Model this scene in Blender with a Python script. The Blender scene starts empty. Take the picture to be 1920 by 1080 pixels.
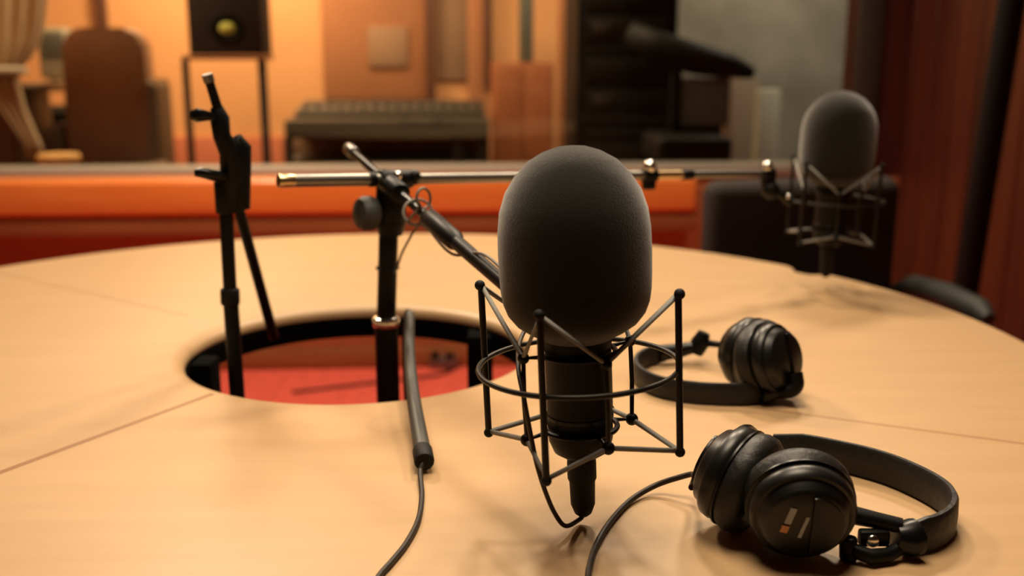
import bpy, bmesh, math, random
from mathutils import Vector, Matrix, Euler
random.seed(4)
SC = bpy.context.scene
COL = SC.collection
V = Vector

# ------------------------------------------------------------------ camera model (metres, table top at 0.74)
F = 1950.0; PT = math.radians(12.7); CZ = 1.14; TZ = 0.74
def ray(px, py):
    x = (px-960)/F; y = (py-540)/F
    return V((x, math.cos(PT)-y*math.sin(PT), -math.sin(PT)-y*math.cos(PT)))
def U(px, py, Y):                       # point of the place at distance Y
    d = ray(px, py); t = Y/d.y
    return V((d.x*t, Y, CZ+d.z*t))
def T(px, py, z=TZ):                    # point on a horizontal surface
    d = ray(px, py); t = (z-CZ)/d.z
    return V((d.x*t, d.y*t, z))
# back wall frame: u along the wall, v into the control room
WA = math.radians(3.2); WO = V((0, 3.75, 0))
WM = Matrix.Translation(WO) @ Matrix.Rotation(WA, 4, 'Z')
WI = WM.inverted()
def B(px, py, v):
    c = V((0, 0, CZ)); d = ray(px, py)
    cl = WI @ c; dl = WI.to_3x3() @ d
    t = (v-cl.y)/dl.y
    p = cl+dl*t
    return p.x, p.z

# ------------------------------------------------------------------ materials
def lin(c): return tuple(((x/255)/12.92 if x/255 <= .04045 else ((x/255+.055)/1.055)**2.4) for x in c)
def mat(name, col, rough=.5, metal=0., bump=0., bscale=200., var=0., vscale=8., stretch=None, sheen=0., coat=0., spec=.5, emit=None, estr=0.):
    m = bpy.data.materials.new(name); m.use_nodes = True
    nt = m.node_tree; b = nt.nodes['Principled BSDF']
    c = (*col, 1)
    b.inputs['Base Color'].default_value = c
    b.inputs['Roughness'].default_value = rough
    b.inputs['Metallic'].default_value = metal
    b.inputs['Specular IOR Level'].default_value = spec
    if sheen:
        b.inputs['Sheen Weight'].default_value = sheen
        b.inputs['Sheen Roughness'].default_value = .4
    if coat:
        b.inputs['Coat Weight'].default_value = coat; b.inputs['Coat Roughness'].default_value = .15
    if emit:
        b.inputs['Emission Color'].default_value = (*emit, 1); b.inputs['Emission Strength'].default_value = estr
    tc = nt.nodes.new('ShaderNodeTexCoord')
    src = tc.outputs['Object']
    if stretch:
        mp = nt.nodes.new('ShaderNodeMapping'); mp.inputs['Scale'].default_value = stretch
        nt.links.new(src, mp.inputs['Vector']); src = mp.outputs['Vector']
    if var:
        n = nt.nodes.new('ShaderNodeTexNoise'); n.inputs['Scale'].default_value = vscale; n.inputs['Detail'].default_value = 5
        nt.links.new(src, n.inputs['Vector'])
        r = nt.nodes.new('ShaderNodeValToRGB')
        r.color_ramp.elements[0].position = .3; r.color_ramp.elements[1].position = .72
        r.color_ramp.elements[0].color = (*[x*(1-var) for x in col], 1)
        r.color_ramp.elements[1].color = (*[min(1, x*(1+var)) for x in col], 1)
        nt.links.new(n.outputs['Fac'], r.inputs['Fac']); nt.links.new(r.outputs['Color'], b.inputs['Base Color'])
    if bump:
        n = nt.nodes.new('ShaderNodeTexNoise'); n.inputs['Scale'].default_value = bscale; n.inputs['Detail'].default_value = 3
        nt.links.new(src, n.inputs['Vector'])
        bp = nt.nodes.new('ShaderNodeBump'); bp.inputs['Strength'].default_value = bump; bp.inputs['Distance'].default_value = .002
        nt.links.new(n.outputs['Fac'], bp.inputs['Height']); nt.links.new(bp.outputs['Normal'], b.inputs['Normal'])
    return m

def table_material():
    m = mat('maple_laminate', (.86, .56, .30), rough=.42, spec=.35)
    nt = m.node_tree; L = nt.links; b = nt.nodes['Principled BSDF']
    geo = nt.nodes.new('ShaderNodeNewGeometry')
    mp = nt.nodes.new('ShaderNodeMapping'); mp.inputs['Scale'].default_value = (1, 7, 1); mp.inputs['Rotation'].default_value = (0, 0, .5)
    L.new(geo.outputs['Position'], mp.inputs['Vector'])
    n = nt.nodes.new('ShaderNodeTexNoise'); n.inputs['Scale'].default_value = 5; n.inputs['Detail'].default_value = 6
    L.new(mp.outputs['Vector'], n.inputs['Vector'])
    r = nt.nodes.new('ShaderNodeValToRGB')
    r.color_ramp.elements[0].position = .3; r.color_ramp.elements[1].position = .7
    r.color_ramp.elements[0].color = (*TAB0, 1); r.color_ramp.elements[1].color = (*TAB1, 1)
    L.new(n.outputs['Fac'], r.inputs['Fac'])
    def math_(op, a, c=None):
        k = nt.nodes.new('ShaderNodeMath'); k.operation = op
        for i, x in enumerate((a, c)):
            if x is None: continue
            if isinstance(x, (int, float)): k.inputs[i].default_value = x
            else: L.new(x, k.inputs[i])
        return k.outputs[0]
    sep = nt.nodes.new('ShaderNodeSeparateXYZ'); L.new(geo.outputs['Position'], sep.inputs[0])
    X, Y = sep.outputs['X'], sep.outputs['Y']
    col = r.outputs['Color']
    def mix(fac, colour):
        nonlocal col
        k = nt.nodes.new('ShaderNodeMix'); k.data_type = 'RGBA'
        L.new(fac, k.inputs[0]); L.new(col, k.inputs[6]); k.inputs[7].default_value = (*colour, 1)
        col = k.outputs[2]
    # joints between the three boards of the top: each runs outward from the hole
    for (a, c, w, st) in SEAMS:
        p = T(*a); q = T(*c); d = (q-p); ln = d.length; d /= ln
        dx = math_('SUBTRACT', X, p.x); dy = math_('SUBTRACT', Y, p.y)
        al = math_('ADD', math_('MULTIPLY', dx, d.x), math_('MULTIPLY', dy, d.y))
        ac = math_('ABSOLUTE', math_('SUBTRACT', math_('MULTIPLY', dx, d.y), math_('MULTIPLY', dy, d.x)))
        f = math_('MULTIPLY', math_('LESS_THAN', ac, w), math_('GREATER_THAN', al, 0.0))
        mix(math_('MULTIPLY', f, st), (.23, .10, .04))
    # faint ring: shadow of the cable coil painted into the tabletop colour
    cpt = T(735, 795)
    dx = math_('SUBTRACT', X, cpt.x); dy = math_('SUBTRACT', Y, cpt.y)
    rr = math_('SQRT', math_('ADD', math_('MULTIPLY', dx, dx), math_('MULTIPLY', dy, dy)))
    f = math_('LESS_THAN', math_('ABSOLUTE', math_('SUBTRACT', rr, .026)), .003)
    mix(math_('MULTIPLY', f, .18), (.36, .19, .12))
    L.new(col, b.inputs['Base Color'])
    return m

def wood_streak(name, c0, c1, scale, stretch, rough=.4, coat=0.):
    m = mat(name, c0, rough=rough, coat=coat)
    nt = m.node_tree; L = nt.links; b = nt.nodes['Principled BSDF']
    geo = nt.nodes.new('ShaderNodeNewGeometry')
    mp = nt.nodes.new('ShaderNodeMapping'); mp.inputs['Scale'].default_value = stretch
    L.new(geo.outputs['Position'], mp.inputs['Vector'])
    n = nt.nodes.new('ShaderNodeTexNoise'); n.inputs['Scale'].default_value = scale; n.inputs['Detail'].default_value = 6
    n.inputs['Distortion'].default_value = .3
    L.new(mp.outputs['Vector'], n.inputs['Vector'])
    r = nt.nodes.new('ShaderNodeValToRGB')
    r.color_ramp.elements[0].position = .32; r.color_ramp.elements[1].position = .7
    r.color_ramp.elements[0].color = (*c0, 1); r.color_ramp.elements[1].color = (*c1, 1)
    L.new(n.outputs['Fac'], r.inputs['Fac']); L.new(r.outputs['Color'], b.inputs['Base Color'])
    return m

def glass_material():
    m = bpy.data.materials.new('window_glass'); m.use_nodes = True
    nt = m.node_tree; nt.nodes.clear()
    o = nt.nodes.new('ShaderNodeOutputMaterial'); mx = nt.nodes.new('ShaderNodeMixShader')
    t = nt.nodes.new('ShaderNodeBsdfTransparent'); g = nt.nodes.new('ShaderNodeBsdfGlossy')
    t.inputs[0].default_value = (.93, .95, .93, 1); g.inputs['Roughness'].default_value = .02
    fr = nt.nodes.new('ShaderNodeFresnel'); fr.inputs[0].default_value = 1.45
    nt.links.new(fr.outputs[0], mx.inputs[0]); nt.links.new(t.outputs[0], mx.inputs[1]); nt.links.new(g.outputs[0], mx.inputs[2])
    nt.links.new(mx.outputs[0], o.inputs[0])
    return m

SEAMS = [((400, 738), (0, 886), .0042, .8), ((352, 592), (80, 530), .0035, .4), ((1290, 748), (1920, 832), .0035, .45), ((900, 560), (905, 553), .001, 0)]
SEAMS = SEAMS[:3]
TAB0, TAB1 = (.470, .302, .155), (.510, .330, .174)
M = dict(
    table=table_material(),
    table_edge=mat('table_edge_black', (.002, .002, .002), .9, spec=.04),
    foam=mat('windscreen_foam', (.017, .016, .0125), .95, bump=.4, bscale=900, sheen=.65, spec=.1),
    black=mat('black_satin_metal', (.003, .003, .003), .45, spec=.18),
    black_gloss=mat('black_gloss_plastic', (.003, .003, .003), .32, spec=.3),
    wire=mat('dark_bronze_wire', (.014, .011, .009), .42, metal=.1, spec=.25),
    elastic=mat('grey_elastic_cord', (.21, .20, .18), .75, bump=.4, bscale=1500),
    knob=mat('grey_knob_plastic', (.035, .038, .035), .6),
    chrome=mat('chrome', (.75, .72, .68), .22, metal=1.),
    brass=mat('worn_brass_tube', (.62, .46, .26), .3, metal=1.),
    steel=mat('grey_steel_tube', (.24, .23, .21), .36, metal=.9),
    mic_body=mat('dark_nickel_body', (.0035, .003, .003), .5, spec=.18),
    rubber=mat('black_rubber', (.004, .004, .004), .65, spec=.25),
    cable=mat('dark_cable', (.020, .012, .008), .5, spec=.3),
    cable_grey=mat('grey_cable', (.13, .11, .09), .5),
    pad=mat('black_leatherette', (.006, .006, .0055), .5, bump=.5, bscale=120, spec=.4),
    cup=mat('black_cup_plastic', (.005, .005, .005), .36, spec=.4),
    sleeve=mat('grey_sleeve', (.04, .04, .036), .5),
    mark_pale=mat('pale_print', (.32, .36, .42), .5),
    mark_orange=mat('orange_print', (.55, .25, .10), .5),
    carpet=mat('red_carpet', (.66, .085, .05), .95, bump=.8, bscale=300, var=.2, vscale=30),
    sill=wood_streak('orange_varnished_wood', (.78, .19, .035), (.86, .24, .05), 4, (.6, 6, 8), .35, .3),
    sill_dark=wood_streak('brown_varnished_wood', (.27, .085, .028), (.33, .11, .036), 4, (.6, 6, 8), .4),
    wall_wood=wood_streak('red_brown_panel', (.40, .135, .05), (.48, .17, .065), 3, (1, 1, 8), .5),
    mahogany=wood_streak('mahogany_slats', (.034, .008, .005), (.10, .022, .009), 3.0, (5, 5, .25), .38),
    frame=mat('dark_window_frame', (.035, .026, .020), .5),
    frame_grey=mat('grey_gasket', (.36, .32, .26), .5),
    plaster=mat('brown_plaster', (.055, .038, .03), .9),
    ceiling=mat('ceiling_white', (.55, .45, .36), .9),
    ceiling_dark=mat('dark_acoustic_ceiling', (.12, .09, .07), .9),
    glass=glass_material(),
    chair=mat('charcoal_upholstery', (.036, .030, .026), .85, bump=.5, bscale=150, spec=.2),
    chair_plastic=mat('charcoal_plastic', (.028, .028, .025), .55, spec=.3),
)
def R_(c, k=1.): return tuple(x*k for x in lin(c))
M.update(
    ctl_wall=mat('ochre_wall', (.70, .345, .15), .8, var=.08, vscale=1.5),
    ctl_dado=mat('terracotta_dado', (.50, .14, .07), .7),
    ctl_panel=mat('orange_brown_panel', (.42, .17, .075), .7, var=.12, vscale=2),
    ctl_panel_grey=mat('taupe_panel', (.30, .17, .10), .8, var=.15, vscale=2),
    ctl_pilaster=mat('dark_brown_pilaster', (.13, .05, .03), .6),
    ctl_cabinet=mat('russet_cabinet', (.32, .10, .035), .55, var=.1, vscale=3),
    ctl_grey=mat('grey_wall', (.24, .225, .195), .85, var=.3, vscale=2.5),
    ctl_floor=mat('brown_floor', (.12, .06, .035), .8),
    ctl_black=mat('matt_black', (.004, .004, .004), .6, spec=.2),
    ctl_rack=mat('rack_black', (.006, .006, .006), .5, spec=.3),
    ctl_unit=mat('rack_unit_dark', (.016, .014, .013), .5, spec=.3),
    curtain=mat('beige_curtain', (.66, .50, .34), .9, bump=.4, bscale=400),
    tie=mat('pale_tie_back', (.65, .58, .48), .8),
    brown_chair=mat('brown_leather', (.30, .15, .085), .6, var=.15, vscale=4),
    dark_brown=mat('dark_brown_leather', (.14, .085, .05), .6),
    grey_green=mat('grey_green_plastic', (.26, .25, .19), .6),
    tan=mat('tan_wood', (.42, .26, .14), .6),
    slate=mat('slate_plastic', (.10, .10, .085), .6),
    stool=mat('honey_wood', (.80, .47, .18), .4),
    speaker=mat('speaker_vinyl', (.030, .020, .019), .6),
    speaker_trim=mat('speaker_red_trim', (.22, .06, .03), .6),
    cone=mat('yellow_green_cone', (.80, .85, .20), .5),
    console=mat('console_grey', (.03, .028, .024), .55),
    console_light=mat('console_light_grey', (.055, .048, .04), .6),
    grey_fabric=mat('grey_mesh_fabric', (.16, .155, .145), .9),
    card=mat('brown_card', (.30, .21, .15), .8),
    pale=mat('pale_paint', (.55, .53, .44), .6),
)

# ------------------------------------------------------------------ geometry
class G:
    def __init__(s): s.bm = bmesh.new()
    def box(s, a, b, bev=0., Mx=None, seg=2):
        a = V(a); b = V(b); c = (a+b)/2; d = b-a
        r = bmesh.ops.create_cube(s.bm, size=1.0)
        vs = r['verts']
        bmesh.ops.transform(s.bm, matrix=Matrix.Translation(c) @ Matrix.Diagonal((abs(d.x), abs(d.y), abs(d.z), 1)), verts=vs)
        if bev:
            es = list({e for v in vs for e in v.link_edges})
            r = bmesh.ops.bevel(s.bm, geom=es, offset=bev, segments=seg, affect='EDGES', profile=.5)
            vs = list({v for f in r['faces'] for v in f.verts} | {v for v in vs if v.is_valid})
        if Mx is not None:
            bmesh.ops.transform(s.bm, matrix=Mx, verts=vs)
        return s
    def wbox(s, u0, u1, v0, v1, z0, z1, bev=0., seg=2):      # box in the back wall's frame
        return s.box((u0, v0, z0), (u1, v1, z1), bev, WM, seg)
    def tube(s, pts, r, seg=12, closed=False, cap=True, flat=None):
        pts = [V(p) for p in pts]; n = len(pts)
        rs = r if isinstance(r, (list, tuple)) else [r]*n
        tang = []
        for i in range(n):
            if closed: t = pts[(i+1) % n]-pts[i-1]
            else: t = pts[min(i+1, n-1)]-pts[max(i-1, 0)]
            tang.append(t.normalized() if t.length > 1e-9 else V((0, 0, 1)))
        up = V((0, 0, 1)) if abs(tang[0].z) < .9 else V((1, 0, 0))
        nrm = tang[0].cross(up).normalized()
        rings = []
        for i in range(n):
            if i:
                ax = tang[i-1].cross(tang[i])
                if ax.length > 1e-7:
                    nrm = Matrix.Rotation(tang[i-1].angle(tang[i]), 3, ax) @ nrm
            nrm = (nrm-tang[i]*nrm.dot(tang[i])).normalized()
            bn = tang[i].cross(nrm)
            rings.append([s.bm.verts.new(pts[i]+(nrm*math.cos(2*math.pi*k/seg)+bn*math.sin(2*math.pi*k/seg))*rs[i]) for k in range(seg)])
        for i in range(n if closed else n-1):
            A, C = rings[i], rings[(i+1) % n]
            for k in range(seg):
                s.bm.faces.new((A[k], A[(k+1) % seg], C[(k+1) % seg], C[k]))
        if cap and not closed:
            s.bm.faces.new(list(reversed(rings[0]))); s.bm.faces.new(rings[-1])
        return s
    def cyl(s, p, q, r, r2=None, seg=24, bev=0.):
        p = V(p); q = V(q); r2 = r if r2 is None else r2
        if bev:
            d = (q-p).normalized()*bev
            return s.tube([p, p+d*.3, p+d, q-d, q-d*.3, q], [r-bev, r-bev*.3, r, r2, r2-bev*.3, r2-bev], seg)
        return s.tube([p, q], [r, r2], seg)
    def lathe(s, prof, Mx=Matrix.Identity(4), seg=40):       # prof: (radius, height) along local z
        rings = []
        for (r, z) in prof:
            if r < 1e-6: rings.append([s.bm.verts.new(Mx @ V((0, 0, z)))])
            else: rings.append([s.bm.verts.new(Mx @ V((r*math.cos(2*math.pi*k/seg), r*math.sin(2*math.pi*k/seg), z))) for k in range(seg)])
        for A, C in zip(rings, rings[1:]):
            for k in range(seg):
                k2 = (k+1) % seg
                if len(A) == 1 and len(C) == 1: continue
                if len(A) == 1: s.bm.faces.new((A[0], C[k2], C[k]))
                elif len(C) == 1: s.bm.faces.new((A[k], A[k2], C[0]))
                else: s.bm.faces.new((A[k], A[k2], C[k2], C[k]))
        for R, rev in ((rings[0], True), (rings[-1], False)):
            if len(R) > 1: s.bm.faces.new(list(reversed(R)) if rev else R)
        return s
    def ball(s, c, r, sc=(1, 1, 1), Mx=None, seg=20):
        rr = bmesh.ops.create_uvsphere(s.bm, u_segments=seg, v_segments=seg//2, radius=r)
        bmesh.ops.transform(s.bm, matrix=(Mx or Matrix.Identity(4)) @ Matrix.Translation(V(c)) @ Matrix.Diagonal((*sc, 1)), verts=rr['verts'])
        return s
    def prism(s, poly, z0, z1, Mx=Matrix.Identity(4), bev=0.):   # polygon in local xy, raised along z
        a = [s.bm.verts.new(V((x, y, z0))) for x, y in poly]; b = [s.bm.verts.new(V((x, y, z1))) for x, y in poly]
        fs = [s.bm.faces.new(list(reversed(a))), s.bm.faces.new(b)]
        n = len(poly)
        for i in range(n): fs.append(s.bm.faces.new((a[i], a[(i+1) % n], b[(i+1) % n], b[i])))
        vs = a+b
        if bev:
            es = [e for f in fs[:2] for e in f.edges]
            r = bmesh.ops.bevel(s.bm, geom=es, offset=bev, segments=2, affect='EDGES', profile=.5)
            vs = list({v for f in r['faces'] for v in f.verts} | {v for v in vs if v.is_valid})
        bmesh.ops.transform(s.bm, matrix=Mx, verts=vs)
        return s
    def strip(s, pts, h0, h1, th, seg=4):                       # upright band following pts, between heights, with rounded edges
        n = len(pts); pts = [V(p) for p in pts]; rings = []
        for i in range(n):
            t = (pts[min(i+1, n-1)]-pts[max(i-1, 0)]); t.z = 0; t.normalize(); nr = V((-t.y, t.x, 0))
            z0 = h0[i] if isinstance(h0, (list, tuple)) else h0; z1 = h1[i] if isinstance(h1, (list, tuple)) else h1
            c = th/2; e = min(c, (z1-z0)/2)*.8
            ring = [(-c, z0+e), (-c*.5, z0), (c*.5, z0), (c, z0+e), (c*1.15, (z0+z1)/2), (c, z1-e), (c*.5, z1), (-c*.5, z1), (-c, z1-e), (-c*1.15, (z0+z1)/2)]
            rings.append([s.bm.verts.new(V((pts[i].x, pts[i].y, 0))+nr*a+V((0, 0, z))) for a, z in ring])
        m = len(rings[0])
        for A, C in zip(rings, rings[1:]):
            for k in range(m): s.bm.faces.new((A[k], A[(k+1) % m], C[(k+1) % m], C[k]))
        s.bm.faces.new(list(reversed(rings[0]))); s.bm.faces.new(rings[-1])
        return s

def spline(pts, n=8):                    # Catmull-Rom through the points
    P = [V(p) for p in pts]; P = [P[0]*2-P[1]]+P+[P[-1]*2-P[-2]]; out = []
    for i in range(1, len(P)-2):
        for k in range(n):
            t = k/n; a, b, c, d = P[i-1:i+3]
            out.append(.5*((2*b)+(c-a)*t+(2*a-5*b+4*c-d)*t*t+(3*b-a-3*c+d)*t**3))
    out.append(P[-2]); return out

def obj(name, g, m, parent=None, label=None, sharp=.7):
    bmesh.ops.recalc_face_normals(g.bm, faces=g.bm.faces)
    me = bpy.data.meshes.new(name); g.bm.to_mesh(me); g.bm.free()
    me.materials.append(m)
    me.shade_smooth(); me.set_sharp_from_angle(angle=sharp)
    o = bpy.data.objects.new(name, me); COL.objects.link(o)
    if parent: o.parent = parent
    if label: o['label'] = label
    return o
ROOTS = []
def thing(name, label, cat, group=None):
    o = bpy.data.objects.new(name, None); COL.objects.link(o); o.empty_display_size = .05
    o['label'] = label; o['category'] = cat
    if group: o['group'] = group
    ROOTS.append(o); return o
def tag(o, label, cat, group=None):
    o['label'] = label; o['category'] = cat
    if group: o['group'] = group
    ROOTS.append(o); return o
def struct(name, g, m, parent=None):
    o = obj(name, g, m, parent)
    if parent is None: o['kind'] = 'structure'
    return o

# ================================================================== SETTING: the studio
struct('floor', G().wbox(-3.2, 2.2, -6.2, .0, -.05, 0), M['carpet'])
struct('ceiling', G().wbox(-3.2, 2.2, -6.2, .0, 2.6, 2.65), M['ceiling_dark'])
struct('wall_left', G().wbox(-3.3, -3.2, -6.2, .0, 0, 2.6), M['plaster'])
struct('wall_front', G().wbox(-3.2, 2.2, -6.3, -6.2, 0, 2.6), M['plaster'])
uJ = B(1602, 150, 0)[0]                   # right jamb of the window
uC = B(1700, 150, 0)[0]                   # corner with the panelled side wall
zS = B(600, 336, -.15)[1]
wb = G()
wb.wbox(-3.2, 2.2, 0, .12, 0, zS-.02).wbox(-3.2, -2.7, 0, .12, zS-.02, 2.6).wbox(-2.7, uJ, 0, .12, 2.0, 2.6).wbox(uJ, uJ+.001, 0.02, .11, 2.0, 2.6)
struct('wall_back', wb, M['wall_wood'])
struct('wall_back_right', G().wbox(uJ+.001, 2.2, 0, .12, zS-.02, 2.6), M['mahogany'])
# panelled side wall: upright slats with a shallow groove between
wr = G()
xr = uC
k = 0; y = -6.2
wr.box((xr+.02, -6.2, 0), (xr+.12, 0, 2.6), 0, WM)
while y < -.01:
    wr.box((xr, y+.004, 0), (xr+.03, min(y+.146, -.001), 2.6), .004, WM, 1); y += .15
struct('wall_right', wr, M['mahogany'])
# window
win = G(); f0, f1 = -2.7, uJ
win.wbox(f0, f1, -.02, .10, zS-.005, zS+.028, .004)
wf = struct('window_1', win, M['frame_grey'])
struct('window_frame', G().wbox(uJ-.01, uJ+.075, -.045, .0, zS+.001, 2.08, .006).wbox(f0-.07, f0+.01, -.045, .0, zS+.001, 2.08, .006).wbox(f0+.01, uJ-.01, -.045, .0, 1.99, 2.08, .006), M['frame'], wf)
struct('window_glass', G().wbox(f0, f1, .045, .053, zS+.028, 2.0), M['glass'], wf)
# deep wooden sill and the darker board under it
zA = B(600, 404, -.15)[1]; zB = B(600, 440, -.138)[1]
struct('trim_1', G().wbox(-3.2, B(1308, 380, -.15)[0], -.15, -.001, zA, zS, .018, 4), M['sill'])
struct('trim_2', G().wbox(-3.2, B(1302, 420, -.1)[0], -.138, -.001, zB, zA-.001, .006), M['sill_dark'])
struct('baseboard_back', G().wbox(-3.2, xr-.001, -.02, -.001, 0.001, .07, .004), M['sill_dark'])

# ================================================================== SETTING: the control room behind the glass
VB = 2.9
struct('floor_control_room', G().wbox(-3.7, 2.8, .12, VB, -.05, 0), M['ctl_floor'])
struct('ceiling_control_room', G().wbox(-3.7, 2.8, .12, VB, 2.6, 2.65), M['ceiling'])
uG = B(1062, 150, VB)[0]
zD = B(600, 256, VB)[1]
struct('wall_control_room_back', G().wbox(-3.7, uG, VB, VB+.1, 0, 2.6), M['ctl_wall'])
struct('wall_control_room_grey', G().wbox(uG, 2.8, VB, VB+.1, 0, 2.6), M['ctl_grey'])
struct('wall_control_room_left', G().wbox(-3.8, -3.7, .12, VB, 0, 2.6), M['ctl_wall'])
struct('wall_control_room_right', G().wbox(2.8, 2.9, .12, VB, 0, 2.6), M['ctl_grey'])
struct('trim_3', G().wbox(-3.7, B(530, 256, VB)[0], VB-.03, VB-.001, 0, zD, .004), M['ctl_dado'])
n = 4
def on_back(x0, x1, y0, y1, dep, m):
    global n
    a, zt = B(x0, y0, VB); b, zb = B(x1, y1, VB)
    if y0 <= 0: zt = 2.599
    if y1 >= 330: zb = .001
    struct('trim_%d' % n, G().wbox(a, b, VB-dep, VB-.001, zb, zt, .004), m); n += 1
on_back(602, 800, 0, 185, .03, M['ctl_panel'])
on_back(690, 765, 50, 125, .05, M['ctl_panel_grey'])
on_back(798, 818, 0, 205, .07, M['ctl_pilaster'])
on_back(818, 876, 0, 150, .03, M['ctl_panel_grey'])
on_back(876, 914, 0, 330, .03, M['ctl_panel'])
on_back(905, 922, 0, 160, .06, M['ctl_pilaster'])
on_back(180, 205, 0, 60, .05, M['ctl_pilaster'])

# ================================================================== TABLE
TC = T(0, 0) * 0 + V((-.222, 1.395, TZ)); TR = .957
HC = V((-.215, 1.405, TZ)); HR = .234
NOTCH = T(1495, 512)
def annulus():
    g = G(); N = 288; loops = []
    an = math.atan2(NOTCH.y-TC.y, NOTCH.x-TC.x)
    for i in range(N):
        a = 2*math.pi*i/N
        d = (a-an+math.pi) % (2*math.pi)-math.pi
        R = TR - .034*max(0, 1-(d/.045)**4) if abs(d) < .045 else TR
        c, s_ = math.cos(a), math.sin(a)
        t = .021
        o = [(R-.012, 0), (R-.006, -.001), (R-.0015, -.005), (R, -.010), (R-.0015, -.016), (R-.006, -t)]
        h = HR
        ii = [(h+.006, -t), (h+.001, -.018), (h, -.013), (h+.003, -.007), (h+.009, -.0025), (h+.020, 0)]
        ring = [V((HC.x+c*r, HC.y+s_*r, TZ+z)) for r, z in ii]+[V((TC.x+c*r, TC.y+s_*r, TZ+z)) for r, z in o]
        loops.append([g.bm.verts.new(p) for p in ring])
    m = len(loops[0])
    for i in range(N):
        A, C = loops[i], loops[(i+1) % N]
        for k in range(m): g.bm.faces.new((A[k], A[(k+1) % m], C[(k+1) % m], C[k]))
    return g
tb = thing('round_table', 'big round pale maple table with a round hole in its middle', 'table')
obj('tabletop', annulus(), M['table'], tb)
g = G(); N = 96; L4 = []
for i in range(N):
    a = 2*math.pi*i/N; c, s_ = math.cos(a), math.sin(a)
    L4.append([g.bm.verts.new((HC.x+c*r, HC.y+s_*r, z)) for r, z in ((HR-.001, TZ-.0215), (HR-.001, TZ-.050), (HR+.03, TZ-.050), (HR+.03, TZ-.0215))])
for i in range(N):
    A, C = L4[i], L4[(i+1) % N]
    for k in range(4): g.bm.faces.new((A[k], A[(k+1) % 4], C[(k+1) % 4], C[k]))
obj('apron_ring', g, M['table_edge'], tb, 'black ring under the edge of the hole')
def leg(x0, x1, y0, y1):
    obj('leg', G().box((x0, y0, 0), (x1, y1, TZ-.0215), .004), M['table_edge'], tb, 'black upright leg')
pl = U(408, 690, 1.42).x; pr0 = U(876, 670, 1.53).x; pr1 = U(922, 670, 1.53).x
leg(pl-.16, pl, 1.385, 1.435)
leg(pr0, pr1, 1.53, 1.63)
leg(-.80, -.74, .80, .86)
leg(.28, .34, .80, .86)

# ================================================================== LEFT BOOM STAND (folded, standing in the hole)
st = thing('folded_boom_stand', 'thin black boom stand folded upright at the left side of the table hole', 'microphone stand')
Ys = 1.33
pA = U(421, 345, Ys); pB = U(447, 740, Ys-.01); d = (pB-pA)/(pA.z-pB.z); foot = pA+d*pA.z
foot.z = .03
po = obj('pole', G().cyl(U(432, 556, Ys), foot, .0100), M['black'], st)
obj('inner_tube', G().cyl(pA, U(432, 556, Ys), .0088), M['black'], po)
obj('pole_clutch', G().cyl(U(424, 400, Ys), U(420, 338, Ys), .0130, bev=.003), M['rubber'], st)
obj('pole_clutch', G().cyl(U(432, 572, Ys), U(431, 540, Ys), .0125, bev=.003), M['rubber'], st)
obj('base', G().lathe([(0, 0), (.09, 0), (.09, .012), (.085, .02), (.03, .028), (.018, .05), (0, .05)], Matrix.Translation((foot.x, foot.y, 0.001))), M['black'], st)
b0 = U(391, 148, Ys-.03); b1 = U(508, 612, 1.46)
def along(p, q, px):           # point on segment p-q seen at a column of the photo
    best = min(range(2001), key=lambda i: abs(PXx(p.lerp(q, i/2000))-px)); return p.lerp(q, best/2000)
def PXx(p):
    z = p.z-CZ; dep = p.y*math.cos(PT)-z*math.sin(PT)
    return 960+F*p.x/dep
bm_ = U(412, 215, Ys-.02); c0 = U(424, 262, Ys-.015); c1 = U(446, 385, Ys)
bo = obj('boom', G().tube([b0, bm_, c0, c1, b1+(b1-c1)*.10], [.0055, .0062, .0065, .007, .0075], 16), M['black'], st)
obj('tip', G().cyl(b0+(b0-bm_).normalized()*.006, b0-(b0-bm_).normalized()*.004, .0068), M['steel'], bo, 'grey threaded tip')
g = G().tube([U(406, 200, Ys-.02), U(412, 222, Ys-.02), U(416, 255, Ys-.02), U(432, 285, Ys-.01), U(440, 330, Ys), U(436, 392, Ys)],
             [.0075, .012, .011, .014, .018, .010], 18)
obj('swivel_joint', g, M['black'], st, sharp=1.2)
g = G().tube([U(442, 258, Ys-.005), U(452, 275, Ys), U(450, 330, Ys), U(456, 392, Ys)], [.008, .013, .014, .009], 14)
obj('joint_plate', g, M['black'], st, sharp=1.2)
obj('wing_handle', G().tube([U(412, 228, Ys-.02), U(395, 218, Ys-.03), U(370, 216, Ys-.04), U(360, 216, Ys-.04)], [.006, .0055, .009, .006], 12), M['black_gloss'], st)
obj('wing_handle', G().tube([U(428, 335, Ys), U(405, 330, Ys-.03), U(380, 324, Ys-.04), U(366, 324, Ys-.04)], [.009, .0075, .007, .005], 12), M['black_gloss'], st)

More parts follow.
